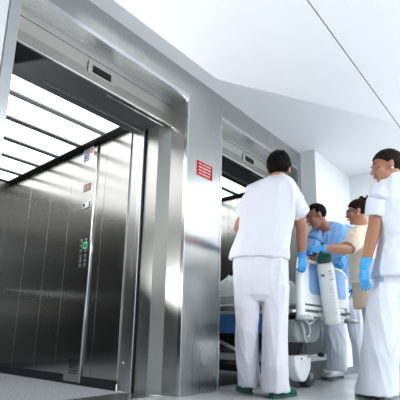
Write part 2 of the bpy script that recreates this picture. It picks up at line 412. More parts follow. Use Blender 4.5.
        for a in ((y0, y1, z0, z0+.007), (y0, y1, z1-.007, z1), (y0, y0+.006, z0, z1), (y1-.006, y1, z0, z1), (y0, y1, (z0+z1)/2-.004, (z0+z1)/2+.003)): box(bm, X-.004, X-.002, *a)
        for y in (y0+.022, y0+.042, y0+.060):
            for zz in (z0+.018, (z0+z1)/2+.012):
                box(bm, X-.004, X-.002, y-.006, y+.006, zz, zz+.022); ellip(bm, Vector((X-.003, y, zz+.030)), .002, .0055, .0055, seg=8)
        mk('passenger_pictogram', bm, 'blueprint', cpn)
        bm = bmesh.new(); bmesh.ops.create_circle(bm, segments=8, radius=.001); bm.clear()
        pts = [Vector((X-.003, 3.092+math.cos(a)*.022, 2.055+math.sin(a)*.022)) for a in [2*PI*i/16 for i in range(17)]]
        tube(bm, pts, .0035, 6); tube(bm, [Vector((X-.003, 3.077, 2.07)), Vector((X-.003, 3.107, 2.04))], .003, 6); mk('ban_ring', bm, 'red', cpn)
        # push buttons in two columns, one lit
        for k, z in enumerate((1.20, 1.155, 1.11, 1.06, 1.02, .98)):
            for y in (3.065, 3.135):
                lit = (k == 1 and y < 3.1)
                bm = bmesh.new(); box(bm, X-.006, X, y-.017, y+.017, z-.016, z+.016)
                pb = mk('push_button', bm, 'steel_car', cpn, bevel=.003)
                bm = bmesh.new()
                if lit:
                    box(bm, X-.008, X-.006, y-.026, y+.026, z-.03, z-.018); box(bm, X-.008, X-.006, y-.026, y+.026, z+.018, z+.03)
                    box(bm, X-.008, X-.006, y-.026, y-.016, z-.03, z+.03); box(bm, X-.008, X-.006, y+.016, y+.026, z-.03, z+.03)
                    mk('lit_ring', bm, 'led', pb)
                else:
                    box(bm, X-.0075, X-.006, y-.005, y+.005, z-.009, z+.009); mk('button_mark', bm, 'ink', pb)
        bm = bmesh.new()
        for k in range(6): box(bm, X-.0015, X+.001, 3.03, 3.16, .085+k*.02, .094+k*.02)
        mk('vent_slots', bm, 'black', cpn)
        bm = bmesh.new(); ellip(bm, Vector((x_r-.094, 2.48, .20)), .006, .012, .010); mk('round_sensor', bm, 'alu', e, smooth=True)
    return e
elevator(P1L, P1R, -.15, 1.942, True, 'open empty brushed steel lift at left with glowing white ceiling panels', 1.365, .053)
elevator(P2L, P2R, 2.40, 3.885, False, 'farther steel lift behind the man in white, with the bed in its doorway', 3.10)
# red enamel notice on the pier
s = empty('warning_sign', (2.25, WY, 1.62), 'small red sign with four white lines of lettering on steel pier', 'sign')
bm = bmesh.new(); box(bm, 2.153, 2.352, WY-.004, WY, 1.618, 1.748); pl = mk('sign_plate', bm, 'white', s)
bm = bmesh.new(); box(bm, 2.1565, 2.3485, WY-.0055, WY-.004, 1.6215, 1.7445); mk('red_field', bm, 'red', s)
for r, (txt, w) in enumerate((('NO UTILIZAR', .140), ('ASCENSORES', .146), ('EN CASO DE', .138), ('INCENDIO', .132))):
    text_mesh('lettering', txt, .0195, 'white', Vector((2.2525, WY-.0062, 1.7215-r*.0268)), Matrix.Rotation(PI/2, 3, 'X'), s, w)

# ------------------------------------------------------------------ people
def ring(px, py, hw, d, dep, yaw=0.0, tilt=0.0):
    """horizontal body section: bearing px,py at distance d, half width hw (px at d), half depth dep (m)"""
    c = P(px, py, d); u = HR*math.cos(yaw) + HF*math.sin(yaw); v = HF*math.cos(yaw) - HR*math.sin(yaw)
    u2 = (u + UP*tilt).normalized()
    return (c, u2*(hw*d/F), v*dep)
def hem_in(r, k=.90, up=.05):            # turns a hem inwards so garments are hollow at the edge
    c, u, v = r
    t = .014
    ul, vl = u.length, v.length
    a = (c.copy(), u*((ul-t)/ul), v*((vl-t)/vl)); b = (c + UP*up, u*((ul-t)/ul*.97), v*((vl-t)/vl*.97))
    return [a, b]
def limb_rings(pts, rad, flat=1.0, hint=None, k=4):
    pts = smoothpath(pts, k); rad = smoothnum(rad, k); out = []
    n = len(pts)
    for i in range(n):
        d = pts[min(i+1, n-1)] - pts[max(i-1, 0)]
        u, v = perp(d, hint); out.append((pts[i], u*rad[i], v*rad[i]*flat))
    return out
def cuff_rings(pts, rad, **kw):           # a sleeve whose open end is hollow
    r = limb_rings(pts, rad, **kw)
    c, u, v = r[-1]; d = (r[-2][0] - c).normalized()
    k = (u.length - .011)/u.length
    return r + [(c.copy(), u*k, v*k), (c + d*.045, u*k*.97, v*k*.97)]
def folds(seed, amp, sc=(9, 9, 2.2), fine=.1, axis=None):
    off = Vector((seed*13.1, seed*7.7, seed*3.3))
    def f(co, n):
        q = Vector((co.x*sc[0], co.y*sc[1], co.z*sc[2])) + off
        if axis is not None:
            a = axis.normalized(); al = co.dot(a); q = (co - a*al)*sc[0] + a*al*sc[2] + off
        v = noise.noise(q)
        rdg = (1-abs(noise.noise(q*1.35 + Vector((5, 2, 9)))))
        w2 = noise.noise(q*.55 + Vector((3, 8, 1))); cr = (1-abs(noise.noise(q*.8 + Vector((w2*1.5, 4, 7)))))**6
        return amp*(v*.9 + (rdg**3-.4)*.8 + cr*.8) + amp*fine*noise.noise(co*38 + off)
    return f
class Person:
    def __init__(s, base, label, skin):
        s.root = empty('person', base, label, 'person')
        s.skin = skin; s.bm = bmesh.new()
    def tube(s, pts, rad, **kw): tube(s.bm, smoothpath(pts, 4), smoothnum(rad, 4), **kw)
    def finish(s, voxel=.007):
        b = remesh(s.bm, voxel, 3); return mk('body', b, s.skin, s.root, smooth=True)
    def garment(s, name, lofts, mat, voxel=.0075, amp=.006, seed=1, sc=(9, 9, 2.2), axis=None, smooth=5, power=2.2, label=None):
        bm = bmesh.new()
        for r in lofts: loft(bm, r, 30, power)
        b = remesh(bm, voxel, smooth, folds(seed, amp, sc, axis=axis))
        return mk(name, b, mat, s.root, smooth=True, label=label)
    def head(s, c, f, up, hair, sc=1.0, full=1.0, nape=0, shag=0, neck=None, style='short', lipmat='lip', earring=False, glasses=False, white_eyes=True):
        up = up.normalized(); f = (f - up*f.dot(up)).normalized(); r = f.cross(up)
        def L(x, y, z): return c + (r*x + f*y + up*z)*sc
        fr = (r, f, up); bm = s.bm
        E = lambda x, y, z, a, b_, c_: ellip(bm, L(x, y, z), a*sc, b_*sc, c_*sc, fr)
        E(0, -.012, .032, .074, .094, .086); E(0, .026, -.035, .055, .060, .080); E(0, .066, -.092, .022, .022, .021)
        E(0, .018, -.062, .052, .062, .046); E(0, .074, .026, .046, .018, .014)
        for q in (-1, 1):
            E(q*.038, .058, -.024, .022, .024, .022); E(q*.0755, -.008, -.006, .009, .019, .031); E(q*.079, -.014, .008, .007, .014, .018)
        tube(bm, [L(0, .084, .016), L(0, .097, -.008), L(0, .110, -.026), L(0, .098, -.034)], [.008*sc, .0095*sc, .013*sc, .010*sc], 10)
        E(0, .095, -.031, .017, .010, .008)
        if neck is not None: tube(bm, [L(0, -.022, -.03), L(0, -.026, -.085), neck], [.054*sc, .052*sc, .060*sc], 18)
        for q in (-1, 1):
            b2 = bmesh.new(); ellip(b2, L(q*.031, .082, .006), .0085*sc, .0038*sc, .0034*sc, fr); ey = mk('eye', b2, 'eye', s.root, smooth=True)
            b2 = bmesh.new(); ellip(b2, L(q*.031, .0840, .006), .0070*sc, .0034*sc, .0046*sc, fr); mk('iris', b2, 'iris', ey, smooth=True)
            b2 = bmesh.new(); tube(b2, [L(q*.014, .094, .025), L(q*.032, .091, .032), L(q*.050, .077, .027)], [.0035*sc, .0042*sc, .0025*sc], 8, flat=.6); mk('eyebrow', b2, hair, s.root, smooth=True)
        b2 = bmesh.new()
        tube(b2, [L(-.022, .087, -.056), L(0, .098, -.052), L(.022, .087, -.056)], [.003*sc, .0055*sc, .003*sc], 8)
        tube(b2, [L(-.020, .087, -.061), L(0, .097, -.063), L(.020, .087, -.061)], [.003*sc, .0055*sc, .003*sc], 8); mk('mouth', b2, lipmat, s.root, smooth=True)
        # hair: a cap that stops at the hairline, neck and round the ears
        b2 = bmesh.new(); bmesh.ops.create_icosphere(b2, subdivisions=5, radius=1)
        for v in b2.verts:
            q = v.co.copy()
            k = 1 + .05*noise.noise(q*5) + .03*noise.noise(q*13)
            k *= full*(1 + shag*(.05*noise.noise(q*9) + .04*noise.noise(q*20))); x, y, z = q.x*.081*k, q.y*.103*k - .018, q.z*.094*k + .036
            if style == 'short':
                hl = .064 + .008*noise.noise(q*5); front = y > .010 and z < hl + max(0, .04-y)*.4
                ear = abs(x) > .05 and -.038 < y <= .012 and z < .012
                low = z < -nape - .045
            else:                                     # swept back: hairline runs from the brow down to behind the ear
                front = z < .004 + max(0, y)*.84 + .004*noise.noise(q*6) and y > -.012
                ear = abs(x) > .05 and -.030 < y <= -.0 and z < .014
                low = z < -.055
            if front or ear or low:
                x *= .80; y = (y+.018)*.80-.018; z = (z-.036)*.80+.036
            v.co = L(x, y, z)
        hobj = mk('hair', b2, hair, s.root, smooth=True)
        if style == 'bun':
            b2 = bmesh.new(); ellip(b2, L(0, -.125, .03), .045*sc, .040*sc, .048*sc, fr, 20); ellip(b2, L(0, -.10, .025), .05*sc, .03*sc, .05*sc, fr, 20)
            for v in b2.verts: v.co += (v.co - L(0, -.11, .03))*(.10*noise.noise(v.co*45))
            mk('hair_bun', b2, hair, hobj, smooth=True)
        if style == 'clip':
            b2 = bmesh.new()
            for a, bb, cc, rr in ((0, -.098, .045, .048), (.022, -.088, .085, .036), (-.022, -.086, .088, .036), (0, -.060, .112, .034), (.012, -.112, .06, .034), (-.01, -.105, .02, .036)):
                ellip(b2, L(a, bb, cc), rr*sc*.85, rr*sc*.85, rr*sc*1.15, fr, 16)
            for i in range(8):
                a = -.9 + i*.25
                tube(b2, [L(.03*math.sin(a*3), -.085, .075), L(.04*math.sin(a*4), -.088-.02*math.cos(a), .105+.010*math.sin(i*2)), L(.045*math.sin(a*5), -.08-.03*math.cos(a), .128+.010*math.cos(i*3))], [.015*sc, .012*sc, .005*sc], 8)
            for v in b2.verts: v.co += (v.co - L(0, -.085, .07))*(.16*noise.noise(v.co*45))
            mk('pinned_up_hair', b2, hair, hobj, smooth=True)
        if earring:
            for q in (-1, 1):
                b2 = bmesh.new(); ellip(b2, L(q*.085, -.004, -.036), .007*sc, .007*sc, .007*sc); mk('earring', b2, 'white', s.root, smooth=True)
        if glasses:
            b2 = bmesh.new()
            for q in (-1, 1):
                tube(b2, [L(q*.034+math.cos(t)*.024, .104-.012*abs(q*.034+math.cos(t)*.024)/.05, .004+math.sin(t)*.017) for t in [2*PI*i/16 for i in range(17)]], .0022*sc, 6)
                tube(b2, [L(q*.057, .094, .010), L(q*.080, .03, .012), L(q*.083, -.01, .006)], .0022*sc, 6)
            tube(b2, [L(-.011, .104, .006), L(0, .108, .009), L(.011, .104, .006)], .0022*sc, 6)
            g = mk('glasses', b2, 'blueprint', s.root, smooth=True)
    def hand(s, wrist, direc, palm, side, curl=.5, mat='glove', name='glove', size=1.0, cuff=True, spread=.10, from_arm=None, thumb=.6, curls=None, ln=None):
        """palm = direction the palm faces; side +1: thumb lies to direc x palm"""
        f = direc.normalized(); n = (palm - f*palm.dot(f)).normalized(); t = f.cross(n)*side
        k = size; bm = bmesh.new()
        def L(a, b, c): return wrist + (f*a + t*b + n*c)*k
        loft(bm, [(L(-.01, 0, 0), t*.029*k, n*.021*k), (L(.02, 0, 0), t*.034*k, n*.019*k), (L(.055, 0, .001), t*.041*k, n*.016*k), (L(.085, .001, .002), t*.042*k, n*.014*k), (L(.098, .001, .003), t*.038*k, n*.011*k)], 20, 2.4)
        lens = ((.072, .031), (.080, .0105), (.074, -.0105), (.058, -.031))
        for i, (fl, b) in enumerate(lens):
            cv = (curls[i] if curls else curl*(.9+.1*i)); p = L(.088, b, .002); ang = .15+cv*.35; sp_ = b/.031*spread
            pts = [L(.07, b*.95, 0), p]
            for j, q in enumerate((.44, .31, .25)):
                dv = (f*math.cos(ang) + n*math.sin(ang) + t*sp_*math.cos(ang)).normalized()
                p = p + dv*fl*q*k; pts.append(p); ang += cv*(1.0, .8, .5)[j]
            tube(bm, pts, [x*k for x in (.0095, .0098, .0092, .0085, .0068)], 12)
        th = [L(.022, .022, .004), L(.042, .044, .014*(.4+thumb)), L(.066, .056, .030*(.3+thumb)), L(.088, .054, .044*(.3+thumb))]
        tube(bm, th, [x*k for x in (.014, .0125, .0105, .008)], 12)
        if from_arm is not None:
            a = (from_arm - wrist).normalized(); u, v = perp(a, n)
            ln = ln or .06
            loft(bm, [(wrist + f*.016*k, t*.034*k, n*.027*k), (wrist, t*.036*k, n*.034*k), (wrist + a*.02, t*.0355*k, n*.0345*k), (wrist + a*ln, t*.0385*k, n*.0375*k)], 18)
        b = remesh(bm, .0032, 3)
        g = mk(name, b, mat, s.root, smooth=True)
        if cuff and from_arm is not None:
            a = (from_arm - wrist).normalized(); u, v = perp(a, n); b2 = bmesh.new(); c = wrist + a*(ln-.003)
            tube(b2, [c + (u*math.cos(q)*.0375 + v*math.sin(q)*.0385)*k for q in [2*PI*i/20 for i in range(21)]], .0026, 8)
            mk('cuff_roll', b2, mat, g, smooth=True)
        return g
    def shoe(s, heel, toe_dir, mat, length=.27, clog=False, lift=0):
        """heel: point on the ground under the heel"""
        f = Vector((toe_dir.x, toe_dir.y, 0)).normalized(); r = f.cross(UP); bm = bmesh.new(); k = length/.27
        def L(y, z, x=0): return heel + (f*y + r*x)*k + UP*(z*k)
        # section list along the foot: y, half width, height
        S = [(-.012, .020, .050), (.0, .030, .078), (.03, .035, .092), (.07, .036, .096 if not clog else .088), (.12, .040, .080), (.17, .046, .064), (.215, .045, .055), (.245, .036, .045), (.262, .018, .032)]
        rings = []
        for y, w, h in S:
            rings.append((L(y, h/2+.012), r*w*k, UP*(h/2)*k))
        loft(bm, rings, 22, 2.6)
        o = mk('shoe', remesh(bm, .006, 4), mat, s.root, smooth=True)
        bm = bmesh.new(); pr = [(-.018, .022), (.05, .032), (.12, .037), (.18, .047), (.225, .046), (.255, .032), (.268, .012)]
        pts = [L(y, 0, w) for y, w in pr] + [L(y, 0, -w) for y, w in pr[::-1]]
        a = [bm.verts.new(p + UP*.001) for p in pts]; b = [bm.verts.new(p + UP*.022*k) for p in pts]
        n = len(a)
        for i in range(n): bm.faces.new((a[i], a[(i+1) % n], b[(i+1) % n], b[i]))
        bm.faces.new(a[::-1]); bm.faces.new(b)
        mk('sole', bm, mat if clog else 'sole', o)
        return o
def lerp(a, b, t): return a + (b-a)*t
def floor_d(px, py):
    dr = P(px, py, 1) - CAM; return CAMH/-dr.z

# ---- 1. the man in white seen from behind, pushing the bed --------------------------------
D = 2.84
man = Person((2.36, 1.52, 0), 'man in white tunic and trousers seen from behind, gloved hand on bed post, green clogs', 'skin_man')
ptun = [ring(279, 177.5, 9, D+.05, .060), ring(279, 180, 13, D+.05, .075, tilt=-.03), ring(276, 183.8, 19, D+.04, .095, tilt=-.06), ring(272.5, 190, 26, D+.03, .110, tilt=-.05), ring(271, 200, 26.5, D+.02, .122), ring(268, 214, 26.0, D+.01, .125),
        ring(265, 230, 25.8, D, .120), ring(262, 243, 27.2, D-.01, .122), ring(259.5, 252, 28.6, D-.01, .128), ring(258.5, 259.5, 29.6, D-.01, .132)]
ptun += hem_in(ptun[-1])
slR = cuff_rings([P(278, 195, D+.02), P(289, 199.5, D+.02), P(296, 206, D+.03), P(300, 213, D+.06)], [.056, .074, .074, .069])
slL = cuff_rings([P(264, 197, D+.02), P(253.5, 201, D+.02), P(248, 208, D+.05), P(244.0, 215, D+.08)], [.056, .074, .072, .065])
man.garment('tunic', [ptun, slR, slL], 'cloth', amp=.0105, seed=2, sc=(8, 8, 2.4), axis=HR*.3+UP, smooth=7)
pel = [ring(260, 249, 24, D-.01, .108), ring(260, 262, 27, D-.01, .118), ring(260.5, 280, 26.8, D-.01, .118), ring(261, 296, 26.0, D-.01, .108), ring(261, 301, 20, D-.01, .078)]
lf, rf = floor_d(248, 394.5), floor_d(276, 398.5)
legL = [ring(247.0, 285, 13, D, .098), ring(246.8, 310, 11.9, D, .095), ring(246.9, 340, 11.4, lerp(D, lf, .5), .088), ring(247.6, 365, 11.2, lerp(D, lf, .8), .09), ring(249.8, 386, 11.0, lf+.04, .12)]
legR = [ring(274, 285, 13.6, D-.01, .104), ring(275, 310, 12.6, D-.02, .10), ring(274.6, 340, 12.0, lerp(D, rf, .5), .092), ring(274.4, 365, 12.2, lerp(D, rf, .8), .10), ring(275.2, 390.5, 14.2, rf+.06, .13)]
legL += hem_in(legL[-1]); legR += hem_in(legR[-1])
man.garment('trousers', [pel, legL, legR], 'cloth', amp=.009, seed=5, sc=(11, 11, 1.1))
b = man.bm
loft(b, [(c, u*.8, v*.8) for c, u, v in ptun[2:10]], 24); loft(b, [(c, u*.75, v*.75) for c, u, v in pel[1:4]], 24)
for lg in (legL, legR): loft(b, [(c, u*.62, v*.62) for c, u, v in lg[:5]], 18)
shR, elR, wrR = P(290.5, 202, D+.02), P(301.5, 227, D+.10), P(302, 255.5, 2.985)
man.tube([shR, lerp(shR, elR, .5)+HR*.004, elR, lerp(elR, wrR, .35), wrR], [.045, .046, .043, .042, .029])
shL, elL, wrL = P(253, 203, D+.02), P(239.5, 226, D+.14), P(242, 240, D+.34)
man.tube([shL, lerp(shL, elL, .5), elL, lerp(elL, wrL, .4), wrL], [.042, .043, .040, .039, .028])
man.head(P(279, 170.5, D+.07), HF*.93 + HR*.22 - UP*.12, UP*1 + HF*.14 + HR*.05, 'hair', .97, full=1.12, nape=.035, neck=P(278.5, 187, D+.05), style='short', shag=1)
man.finish()
man.hand(wrR, -UP*.97 + HF*.15 + HR*.05, -HR*.45 + HF*.8, 1, curl=.75, from_arm=elR, curls=(.5, .7, .85, .95), thumb=.9, spread=.05, ln=.03, size=.9)
man.hand(wrL, HF*.9 - UP*.2, -UP, -1, curl=.6, from_arm=elL)
man.shoe(Vector((*P(250, 394, lf-.03).xy, 0)) + HF*.035, HF*.98 - HR*.25, 'clog', .25, clog=True)
man.shoe(Vector((*P(273, 398, rf-.04).xy, 0)) + HF*.035, HF*.68 + HR*.70, 'clog', .26, clog=True)

# ---- 2. the nurse at the right edge, back to the camera, head in profile -------------------
D = 2.72
nur = Person((2.93, .90, 0), 'dark-haired nurse in white at right edge, face in profile, arm hanging with blue glove', 'skin_woman')
ty = -.35
nt_ = [ring(394, 175.5, 8.5, D, .06, ty), ring(394.3, 178.5, 14, D, .075, ty), ring(394.5, 182, 19.5, D, .09, ty), ring(396, 188.5, 25, D, .105, ty), ring(397.5, 203, 24.5, D, .122, ty), ring(399.5, 224, 21.5, D, .125, ty),
       ring(400.5, 240, 21.0, D, .118, ty), ring(401, 255, 23.8, D, .13, ty), ring(401, 268, 26.5, D, .145, ty), ring(401, 277.5, 28.3, D, .152, ty)]
nt_ += hem_in(nt_[-1])
slN = cuff_rings([P(391, 191, D), P(382, 194.5, D-.01), P(376.8, 205, D-.02), P(375, 216, D-.02)], [.058, .070, .066, .060])
slN2 = cuff_rings([P(405, 190, D+.05), P(417, 196, D+.06), P(421, 206, D+.07), P(422, 215.5, D+.07)], [.066, .070, .066, .060])
nur.garment('tunic', [nt_, slN, slN2], 'cloth2', amp=.009, seed=9, sc=(10, 10, 2.4), axis=UP + HR*.2)
pel = [ring(400.5, 262, 22, D, .11, ty), ring(400, 276, 25, D, .122, ty), ring(399, 296, 27, D, .135, ty), ring(398, 312, 24, D, .11, ty)]
l1 = [ring(389, 285, 14.5, D-.02, .10), ring(386, 298, 16.0, D-.02, .105), ring(384, 315, 17.0, D-.02, .105), ring(381, 345, 17.0, D-.02, .105), ring(378.5, 370, 17.8, D, .115), ring(376.5, 394, 19.3, D+.02, .135)]
l2 = [ring(411, 288, 16, D+.06, .11), ring(408, 315, 15.5, D+.10, .10), ring(403, 345, 14.5, D+.16, .095), ring(399.5, 370, 13.5, D+.22, .10), ring(398.5, 388, 13.5, D+.26, .115)]
l1 += hem_in(l1[-1]); l2 += hem_in(l2[-1])
nur.garment('trousers', [pel, l1, l2], 'cloth2', amp=.0085, seed=12, sc=(11, 11, 1.1))
b = nur.bm
loft(b, [(c, u*.8, v*.8) for c, u, v in nt_[2:10]], 24); loft(b, [(c, u*.75, v*.75) for c, u, v in pel[:3]], 24)
for lg in (l1, l2): loft(b, [(c, u*.6, v*.6) for c, u, v in lg[:5]], 18)
sh, el, wr = P(379, 196, D), P(374.5, 226, D-.02), P(364.8, 267, D-.03)
nur.tube([sh, lerp(sh, el, .5), el, lerp(el, wr, .3), wr], [.052, .050, .044, .043, .029])
sh2, el2, wr2 = P(416, 196, D+.05), P(421, 226, D+.10), P(420, 258, D+.14)
nur.tube([sh2, lerp(sh2, el2, .5), el2, lerp(el2, wr2, .3), wr2], [.052, .046, .042, .041, .028])
nur.head(P(386.5, 167.5, D), -HR*1.0 + HF*.10 - UP*.16, UP + (-HR)*.16, 'hair2', .98, neck=P(394, 185, D+.0), style='bun', earring=True)
nur.finish()
nur.hand(wr, -UP + HR*-.10, HF*.4 + HR*.75, -1, curl=.42, from_arm=el, thumb=.35, curls=(.25, .32, .38, .42))
nur.hand(wr2, -UP + HF*.1, HF*.4 - HR*.7, 1, curl=.4, from_arm=el2)
nur.shoe(Vector((*P(380, 392, D+.0).xy, 0)), -HR*.30 + HF*.95, 'shoe', .25)
nur.shoe(Vector((*P(401, 388, D+.24).xy, 0)), -HR*.25 + HF*.95, 'shoe', .25)

# ---- 3. the woman in cream, reaching over the gas cylinder --------------------------------
D = 3.36
wom = Person((3.42, 1.22, 0), 'woman in cream short-sleeved top with pinned-up hair and glasses, reaching across gas cylinder', 'skin_warm')
ty = .55
ct = [ring(362, 226, 7, D, .055, ty), ring(362, 228.5, 10.5, D, .072, ty), ring(362, 233, 15.0, D, .095, ty), ring(362.5, 241, 16.5, D, .12, ty), ring(363.5, 252, 15.5, D, .125, ty), ring(364.5, 264, 14.2, D, .118, ty),
      ring(365, 277, 14.4, D, .12, ty)]
top = ct + [ring(365, 284, 14.6, D, .122, ty)]
top += hem_in(top[-1])
slc = cuff_rings([P(361, 234, D-.06), P(355.5, 239, D-.10), P(351, 244.5, 3.18), P(348, 248.5, 3.14)], [.066, .068, .064, .060])
slc2 = cuff_rings([P(367, 234, D+.06), P(370, 242, D+.10), P(369, 252, D+.12), P(366, 259, D+.13)], [.064, .066, .060, .055])
wom.garment('top', [top, slc, slc2], 'cream', amp=.007, seed=21, sc=(11, 11, 3.5), axis=UP - HR*.6)
sk = [ring(365, 266, 12.5, D, .105, ty), ring(366.5, 285, 13.0, D, .112, ty), ring(367.5, 300, 12.6, D, .115, ty), ring(368, 309, 12.6, D, .116, ty)]
sk += hem_in(sk[-1])
wom.garment('lower_tunic', [sk], 'tan', amp=.004, seed=23, sc=(11, 11, 2))
q1 = [ring(369, 296, 8, D, .085), ring(372, 320, 8, D, .08), ring(373.5, 350, 7.6, D+.02, .08), ring(374, 378, 7.8, D+.04, .09)]
q2 = [ring(375, 296, 8, D+.1, .085), ring(379, 320, 8, D+.14, .08), ring(381, 350, 7.6, D+.18, .08), ring(382, 376, 8, D+.2, .09)]
wp = [ring(366.5, 285, 11, D, .09, ty), ring(368.5, 303, 11, D+.02, .095, ty)]
q1 += hem_in(q1[-1]); q2 += hem_in(q2[-1])
wom.garment('trousers', [wp, q1, q2], 'cloth2', amp=.005, seed=24, sc=(9, 9, 1.6))
b = wom.bm
loft(b, [(c, u*.8, v*.8) for c, u, v in ct[2:]] + [(c, u*.75, v*.75) for c, u, v in (ring(364.5, 292, 13.0, D, .11, ty),)], 24)
for lg in (q1, q2): loft(b, [(c, u*.6, v*.6) for c, u, v in lg[:4]], 16)
sh, el, wr = P(359, 236, D-.08), P(346.5, 249.0, 3.12), P(323.5, 248.5, 3.0)
wom.tube([sh, lerp(sh, el, .5), el, lerp(el, wr, .35), wr], [.050, .047, .043, .044, .030])
sh2, el2, wr2 = P(368, 238, D+.08), P(367, 266, D+.14), P(356, 270, D+.0)
wom.tube([sh2, lerp(sh2, el2, .5), el2], [.048, .044, .038])
el3 = P(360, 281, D+.12)
wom.tube([el2, lerp(el2, el3, .5), el3], [.038, .036, .028])
wom.head(P(357.5, 212.5, D), -HR*.92 + HF*.36 - UP*.20, UP - HR*.10, 'hair3', .88, neck=P(362, 230, D), style='clip', earring=True, glasses=True)
wom.finish()
wom.hand(wr, -HR + UP*.02 + HF*.05, -UP*.8 + HF*.5, -1, curl=1.1, from_arm=el, thumb=.8, size=.92, ln=.04)
wom.hand(el3, -UP*.8 - HR*.4, HF, 1, curl=.5, from_arm=el2)
wom.shoe(Vector((*(P(374, 384, D+.06)).xy, 0)), -HR*.45 - HF*.85, 'shoe', .24)
wom.shoe(Vector((*(P(385, 382, D+.2)).xy, 0)), -HR*.3 - HF*.9, 'shoe', .24)

# ---- 4. the man in blue scrubs at the far side of the bed ----------------------------------
D = 4.08
blu = Person((3.98, 1.58, 0), 'short-haired man in blue scrub tunic and white trousers bending over the far bed end', 'skin_dark')
ty = -.15
bt = [ring(330.5, 223.5, 8, D-.05, .065, ty, -.1), ring(332, 226.5, 13, D-.04, .085, ty, -.1), ring(333, 230, 17.5, D-.03, .10, ty, -.06), ring(333.5, 238, 20.5, D-.02, .12, ty), ring(334.5, 250, 20, D, .125, ty), ring(337, 268, 18.5, D, .12, ty),
      ring(339.5, 283, 18.0, D, .125, ty), ring(341, 293, 18.4, D, .13, ty)]
bt += hem_in(bt[-1])
slb = cuff_rings([P(342, 230, D-.02), P(349, 235, D-.05), P(351, 243, D-.10), P(350, 250, D-.13)], [.072, .076, .074, .070])
slb2 = cuff_rings([P(322, 232, D-.02), P(315, 238, D-.04), P(312, 247, D-.08), P(311, 254, D-.1)], [.072, .076, .074, .070])
blu.garment('scrub_tunic', [bt, slb, slb2], 'blue', amp=.009, seed=31, sc=(11, 11, 3), axis=UP + HR*.4)
bp = [ring(340.5, 284, 15, D, .11, ty), ring(342, 297, 17.4, D, .12, ty), ring(343, 307, 17.2, D, .11, ty), ring(343, 315, 12, D, .08, ty)]
fa, fb = floor_d(332, 381), 3.98
b1 = [ring(337, 300, 10.5, D, .10), ring(335, 325, 11, lerp(D, fa, .4), .095), ring(334, 350, 11, lerp(D, fa, .8), .095), ring(334, 370, 11.5, lerp(D, fa, .9), .11)]
b2_ = [ring(352.5, 298, 10.5, D, .105), ring(357, 320, 9.8, D-.03, .095), ring(360.5, 346, 8.0, D-.06, .09), ring(362.3, 367, 7.6, D-.08, .095)]
b1 += hem_in(b1[-1]); b2_ += hem_in(b2_[-1])
blu.garment('trousers', [bp, b1, b2_], 'cloth2', amp=.010, seed=33, sc=(12, 12, 1.6))
bm = bmesh.new()
for k_, (a, w) in enumerate(((349.4, 3), (352.6, 3.4))):
    c = P(a, 297.5 - k_*.6, D-.125); tube(bm, [c - HR*.012 + UP*.004, c, c + HR*.014 - UP*.001], [.006, .010, .005], 8, flat=.5)
mk('printed_mark', bm, 'glove', blu.root, smooth=True)
b = blu.bm
loft(b, [(c, u*.8, v*.8) for c, u, v in bt[2:8]], 24); loft(b, [(c, u*.75, v*.75) for c, u, v in bp[:3]], 24)
for lg in (b1, b2_): loft(b, [(c, u*.6, v*.6) for c, u, v in lg[:4]], 18)
sh, el, wr = P(346, 233, D-.03), P(351.5, 252, D-.10), P(345, 256.5, 3.80)
blu.tube([sh, lerp(sh, el, .5), el, lerp(el, wr, .5), wr], [.054, .050, .045, .042, .031])
sh2, el2, wr2 = P(318, 236, D-.03), P(313, 256, D-.06), P(319, 263, D-.16)
blu.tube([sh2, lerp(sh2, el2, .5), el2, lerp(el2, wr2, .5), wr2], [.054, .050, .045, .042, .031])
blu.head(P(316, 216.5, D-.12), -HR*.92 - HF*.05 - UP*.42, UP*.92 - HR*.38, 'hair', 1.0, neck=P(329, 230, D-.05), style='short')
# open neck of the tunic: chest skin in the V
tube(b, [P(327.5, 225, D-.07), P(324.5, 230, D-.085), P(322.5, 236.5, D-.115)], [.048, .038, .010], 14)
blu.finish()
blu.hand(wr, -UP*.75 - HR*.4 - HF*.35, -HR*.5 + HF*.5, -1, curl=.8, from_arm=el, thumb=.8)
blu.hand(wr2, -UP*.6 - HF*.6, -HR*.5, 1, curl=.6, from_arm=el2)
blu.shoe(Vector((*(P(341, 378, floor_d(341, 378))).xy, 0)), -HR*.78 - HF*.62, 'shoe', .29)
blu.shoe(Vector((*(P(363, 378, 4.02)).xy, 0)), HR*.12 - HF*.95, 'shoe', .28)

# ------------------------------------------------------------------ hospital bed half inside the far lift
BY, BXL, BXR, BYE = 1.44, 2.775, 3.665, 3.50      # foot end plane, left/right posts, head end
bed = empty('hospital_bed', ((BXL+BXR)/2, 2.4, 0), 'white hospital bed with light blue end panel, being wheeled into the far lift', 'bed')
def rrect(x0, x1, z0, z1, r, n=6):
    out = []
    for cx_, cz_, a0 in ((x1-r, z1-r, 0), (x0+r, z1-r, 90), (x0+r, z0+r, 180), (x1-r, z0+r, 270)):
        for i in range(n+1):
            a = math.radians(a0 + 90*i/n); out.append((cx_+r*math.cos(a), cz_+r*math.sin(a)))
    return out
bm = bmesh.new(); prism_y(bm, rrect(BXL+.01, BXR-.01, .655, .990, .05), BY-.014, BY+.016); eb = mk('end_board', bm, 'bedwhite', bed, bevel=.006)
bm = bmesh.new(); prism_y(bm, rrect(BXL+.105, BXR-.06, .735, .978, .045), BY-.019, BY-.014); mk('inset_panel', bm, 'bedblue', eb, bevel=.002, label='light blue inset panel')
bm = bmesh.new(); tube(bm, [Vector((BXL+.09, BY-.014, .990)), Vector((BXR-.14, BY-.014, .990)), Vector((BXR-.02, BY-.014, .940))], .014, 10); mk('push_bar', bm, 'bedwhite', bed, smooth=True)
